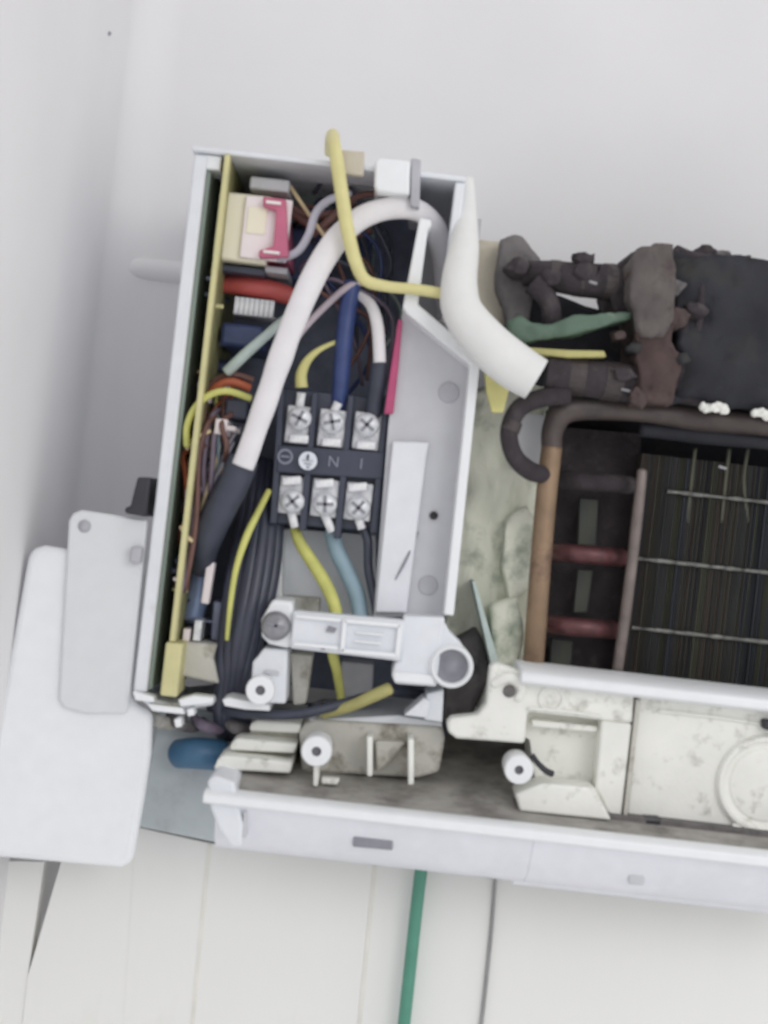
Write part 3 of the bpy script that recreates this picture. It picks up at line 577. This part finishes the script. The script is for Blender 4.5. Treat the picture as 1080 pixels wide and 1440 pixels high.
fin_obj('grey_backing', prism([(728, 580), (765, 584), (760, 660), (722, 650)], 0.034, 0.04), 'casing', hx)
# foam side sheet
fs = part_empty('side_insulation', ac, P(690, 900, 0.06))
fin_obj('foam_sheet', lumpy([(664, 545), (770, 545), (768, 700), (744, 950), (700, 960), (640, 1010), (612, 1010), (640, 800)], 0.044, 0.08, 12, n=18, freq=90), 'palefoam', fs, smooth=True)
fin_obj('foam_lump', lumpy([(712, 730), (738, 710), (752, 730), (744, 830), (716, 850), (704, 790)], 0.034, 0.06, 5, n=14), 'palefoam', fs, smooth=True)
fin_obj('foam_lump', lumpy([(690, 850), (728, 838), (738, 900), (728, 945), (696, 940)], 0.032, 0.06, 5, n=14), 'palefoam', fs, smooth=True)
fin_obj('sheet_edge', prism([(664, 818), (668, 816), (704, 940), (694, 950)], 0.022, 0.05), 'mint', fs, bevel=1)
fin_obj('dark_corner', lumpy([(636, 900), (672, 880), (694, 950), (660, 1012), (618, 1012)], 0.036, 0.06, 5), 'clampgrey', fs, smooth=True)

# ================================================================ loose wires, sleeves and strips
def wire(name, pts, m, label, cat='wire', group=None, **k):
    k.setdefault('seg', 12)
    return tag(fin_obj(name, tube(pts, **k), m, smooth=True), label, cat, group)
so = wire('white_sleeve', [(341, 656, -.004, 15.5), (362, 600, -.006, 16), (385, 530, -.008, 17), (412, 455, -.009, 17.5), (442, 388, -.008, 18), (470, 342, -.004, 17.5), (500, 312, .0, 17), (535, 296, .002, 16), (575, 292, .004, 16), (604, 308, .012, 16), (620, 345, .026, 17), (628, 400, .036, 17), (632, 450, .045, 16)], 'sleeve', 'long white sleeve arching up from the black cable and over the partition', 'sleeve', seg=20, flat=.7, sub=10, rough=.12, rscale=14)
wire('white_hose', [(658, 252, .012, 9), (656, 300, .006, 15), (652, 350, -.004, 22), (646, 400, -.012, 26), (652, 440, -.016, 29), (684, 482, -.018, 33), (722, 514, -.018, 34), (754, 534, -.018, 32)], 'foamw', 'thick white foam hose with a cut end beside the dark pipes', 'hose', seg=24, sub=10, rough=.07)
wire('yellow_wire', [(463, 214, .07, 7), (465, 196, .035, 8), (468, 190, .012, 9), (470, 202, -.007, 9), (474, 228, -.011, 10), (481, 275, -.012, 10), (489, 325, -.013, 10), (500, 368, -.012, 9.5), (514, 394, -.010, 9), (545, 403, -.009, 8), (585, 407, -.009, 8), (630, 414, -.008, 8)], 'yellow', 'pale yellow wire hooked over the top edge and running to the white hose', seg=14)
wire('black_sleeve', [(343, 645, .001, 22), (328, 682, .002, 22), (306, 725, .005, 22), (290, 765, .01, 20), (284, 800, .02, 16)], 'shrink', 'wide black sleeve below the cut end of the white sleeve', 'sleeve', seg=16)
wire('blue_wire', [(496, 398, .02, 12), (490, 430, .018, 12.5), (484, 480, .018, 12.5), (480, 530, .020, 12), (476, 575, .024, 11)], 'blue', 'thick blue wire dropping into the middle of the terminal block', seg=14)
wire('white_wire', [(505, 415, .02, 6), (522, 430, .012, 8), (531, 460, .010, 9), (534, 510, .010, 9)], 'sleeve', 'short white sleeve curving down above the right terminals', 'sleeve', seg=14)
wire('black_wire', [(534, 505, .012, 12), (530, 540, .014, 12), (524, 585, .018, 11)], 'shrink', 'black heat shrink below the short white sleeve', seg=12)
wire('pink_grey_wire', [(398, 505, .012, 5), (425, 465, .014, 5), (460, 428, .015, 5), (488, 404, .016, 5), (508, 398, .02, 5)], 'pink', 'thin pinkish grey wire slanting up beside the white sleeve')
wire('mint_wire', [(318, 524, .012, 8), (345, 498, .010, 8), (372, 474, .012, 7), (398, 452, .016, 7), (420, 440, .02, 7)], 'mint', 'pale green grey wire tucked behind the white sleeve near the circuit board')
wire('cream_lead', [(424, 545, .014, 9), (424, 525, .014, 8), (434, 505, .015, 6), (452, 490, .016, 4), (480, 478, .02, 3)], 'tagy', 'pale yellow lead above the left terminal of the block', seg=12)
wire('grey_loop_wire', [(392, 364, .008, 6), (418, 354, .005, 6), (434, 330, .004, 6), (444, 300, .004, 6), (462, 282, .006, 6), (492, 272, .012, 5)], 'greyw', 'grey white wire looping from the relay up to the yellow wire')
wire('thin_cream_wire', [(408, 262, .02, 3), (428, 292, .018, 3), (446, 318, .018, 3), (462, 340, .02, 3)], 'cream', 'very thin cream wire crossing the brown wires near the relay')
for i, pts in enumerate(([(398, 282, .03, 5), (430, 302, .03, 6), (470, 300, .03, 6), (510, 290, .04, 6)], [(410, 300, .03, 5), (440, 318, .028, 6), (480, 330, .03, 6), (520, 325, .04, 6)], [(440, 330, .03, 5), (460, 312, .026, 6), (500, 278, .028, 5), (530, 272, .03, 5)])):
    wire('brown_wire', pts, 'brown', ['uppermost dark brown wire leaving the relay', 'lower dark brown wire crossing under the yellow wire', 'dark brown wire rising behind the grey loop wire to the top'][i], group='brown wires between relay and yellow wire')
wire('yellow_loop', [(263, 628, .004, 5), (263, 600, .002, 5), (274, 574, .001, 5), (294, 556, .001, 5), (320, 550, .002, 5), (352, 560, .008, 5)], 'yelgreen', 'yellow wire looping beside the circuit board edge')
wire('orange_loop', [(292, 556, .012, 4), (306, 542, .010, 5), (326, 537, .010, 6), (352, 546, .012, 6)], 'orange', 'rust orange wire arching just above the yellow loop')
wire('brown_loop', [(284, 562, .018, 3.5), (300, 537, .016, 4), (326, 527, .014, 5), (356, 534, .016, 5)], 'brown', 'dark brown wire arching above the orange one')
wire('cream_loop', [(262, 632, .008, 3), (276, 616, .006, 3.5), (296, 606, .008, 3)], 'cream', 'thin cream wire crossing inside the yellow loop')
random.seed(5)
strands = [('orange', 'rust', 258, 640, 262, 700), ('cream', 'cream', 268, 650, 262, 760), ('brown', 'brown', 272, 630, 268, 780), ('mauve', 'mauve', 296, 590, 288, 720), ('greyw', 'grey', 264, 690, 258, 800), ('brown', 'brown', 280, 640, 262, 830), ('mauve', 'mauve', 302, 610, 296, 700), ('blackcab', 'black', 284, 660, 252, 850), ('brown', 'brown', 290, 600, 276, 700), ('blackcab', 'black', 310, 620, 300, 720), ('mauve', 'mauve', 276, 700, 256, 840), ('brown', 'brown', 312, 596, 318, 650)]
slabel = ['thin rust strand at the far left edge below the yellow loop', 'thin cream strand just right of the rust strand', 'thin brown strand between the cream strand and the board parts', 'thin mauve strand directly under the yellow loop', 'thin grey strand hugging the board edge beside the black sleeve',
 'longest thin brown strand, reaching down beside the black sleeve', 'short mauve strand beside the white connector', 'thin black strand reaching lowest along the circuit board', 'thin brown strand under the middle of the yellow loop', 'thin black strand just left of the black sleeve', 'mauve strand low down, above the silver blue can', 'short brown strand beside the white sleeve end']
for i, (m_, cn, x0, y0, x1, y1) in enumerate(strands):
    j = random.uniform(-6, 6); yy = random.uniform(.004, .02)
    wire('strand', [(x0 + 14, y0 - 14, yy + .006, 3.6), (x0, y0, yy, 4), ((x0 + x1) / 2 + j, (y0 + y1) / 2, yy - .002, 4), (x1, y1 - 12, yy, 4), (x1 - 2, y1, yy + .01, 3.5)], m_, slabel[i], group='%s strands along the circuit board' % cn, seg=10)
wire('cream_hook', [(254, 740, .004, 3), (264, 756, .003, 3.5), (274, 762, .004, 3)], 'cream', 'short cream wire end hooked beside the black sleeve')
# black cable bundle
for i in range(6):
    t = i / 5
    wire('black_cable', [(352 + 46 * t, 640 + 20 * t, .045, 9), (345 + 46 * t, 720, .03 - .006 * math.sin(3 * t), 10), (330 + 54 * t, 800, .022 - .008 * math.sin(3 * t), 11), (318 + 50 * t, 880, .018 - .008 * math.sin(3 * t), 11), (312 + 42 * t, 950, .016, 11), (310 + 34 * t, 1010, .026, 10), (316 + 26 * t, 1050, .05, 9)], 'blackcab',
         ['leftmost black cable of the thick bundle left of the cord clamp', 'second black cable from the left in the thick bundle', 'third black cable from the left in the thick bundle', 'third black cable from the right in the thick bundle', 'second black cable from the right in the thick bundle', 'rightmost black cable of the thick bundle, nearest the cord clamp'][i], 'cable', 'black cables bundled left of the cord clamp', seg=14)
wire('yellow_green_wire', [(378, 690, .018, 4.5), (362, 722, .010, 5), (346, 756, .006, 5.5), (332, 800, .004, 4.5), (324, 850, .004, 4), (319, 900, .008, 3)], 'yelgreen', 'yellow green wire lying over the black cable bundle')
wire('earth_wire', [(414, 738, .026, 7), (420, 760, .022, 8), (436, 786, .018, 9), (456, 818, .014, 9.5), (470, 850, .010, 9), (474, 880, .008, 9), (468, 915, .016, 8), (474, 945, .02, 7), (480, 985, .03, 6)], 'yelgreen', 'yellow green earth wire from the left lower terminal through the cord clamp', seg=14)
wire('pale_blue_wire', [(466, 745, .030, 11), (474, 775, .028, 12), (488, 805, .026, 12), (502, 838, .022, 12), (508, 875, .016, 11)], 'paleblue', 'pale blue wire from the middle lower terminal into the cord clamp', seg=14)
wire('black_lead', [(508, 738, .022, 6), (517, 760, .020, 6.5), (518, 800, .020, 6.5), (526, 840, .016, 6.5), (532, 875, .014, 6)], 'blackcab', 'black wire from the right lower terminal into the cord clamp')
wire('olive_cable', [(454, 1004, .012, 7), (490, 994, .006, 8), (522, 980, .002, 9), (548, 968, .002, 9)], 'olive', 'olive brown cable end lying below the cord clamp', 'cable', capround=True)
wire('dark_cable', [(296, 994, .03, 7), (350, 1004, .008, 7), (420, 1004, .004, 7), (480, 990, .008, 7), (548, 972, .016, 7), (590, 975, .03, 6)], 'shrink', 'dark cable sagging under the cord clamp', 'cable')
wire('blue_piece', [(250, 1060, .03, 20), (275, 1059, .026, 22), (312, 1062, .03, 22)], 'bluepiece', 'dark blue plug hanging under the bottom left of the control box', 'piece', seg=18, capround=True)  # blue piece of unknown kind
for i, (x, y, m_) in enumerate(((224, 1010, 'beige'), (252, 1014, 'clampgrey'), (286, 1016, 'mauve'), (330, 1018, 'clampgrey'))):
    wire('grey_scrap', [(x - 14, y - 8, .03, 6), (x, y + 4, .022, 9), (x + 20, y + 8, .028, 9), (x + 34, y, .034, 7)], m_, ['small pale scrap just under the box corner', 'dark grey scrap under the bottom ledge', 'mauve grey scrap above the blue plug', 'dark grey scrap left of the stepped housing'][i], 'scrap', rough=.3)
tag(fin_obj('green_strip', lumpy([(714, 452), (730, 440), (744, 452), (770, 456), (800, 446), (838, 440), (890, 437), (886, 448), (836, 464), (790, 474), (740, 480), (716, 474)], 0.006, 0.016, 4, n=12, sm=1, freq=120), 'greenrib', smooth=True),
    'grey green strip lying between the dark foam pipes', 'strip')
tag(fin_obj('yellow_strip', prism([(740, 488), (800, 492), (850, 493), (853, 502), (800, 503), (745, 497)], 0.004, 0.012), 'olive', bevel=2),
    'short yellow strip just below the grey green strip', 'strip')
tag(fin_obj('yellow_tag', prism([(680, 508), (712, 534), (716, 548), (708, 580), (692, 580), (684, 550)], 0.0, 0.004), 'tagy', bevel=2),
    'pale yellow tag hanging below the thick white hose', 'tag')
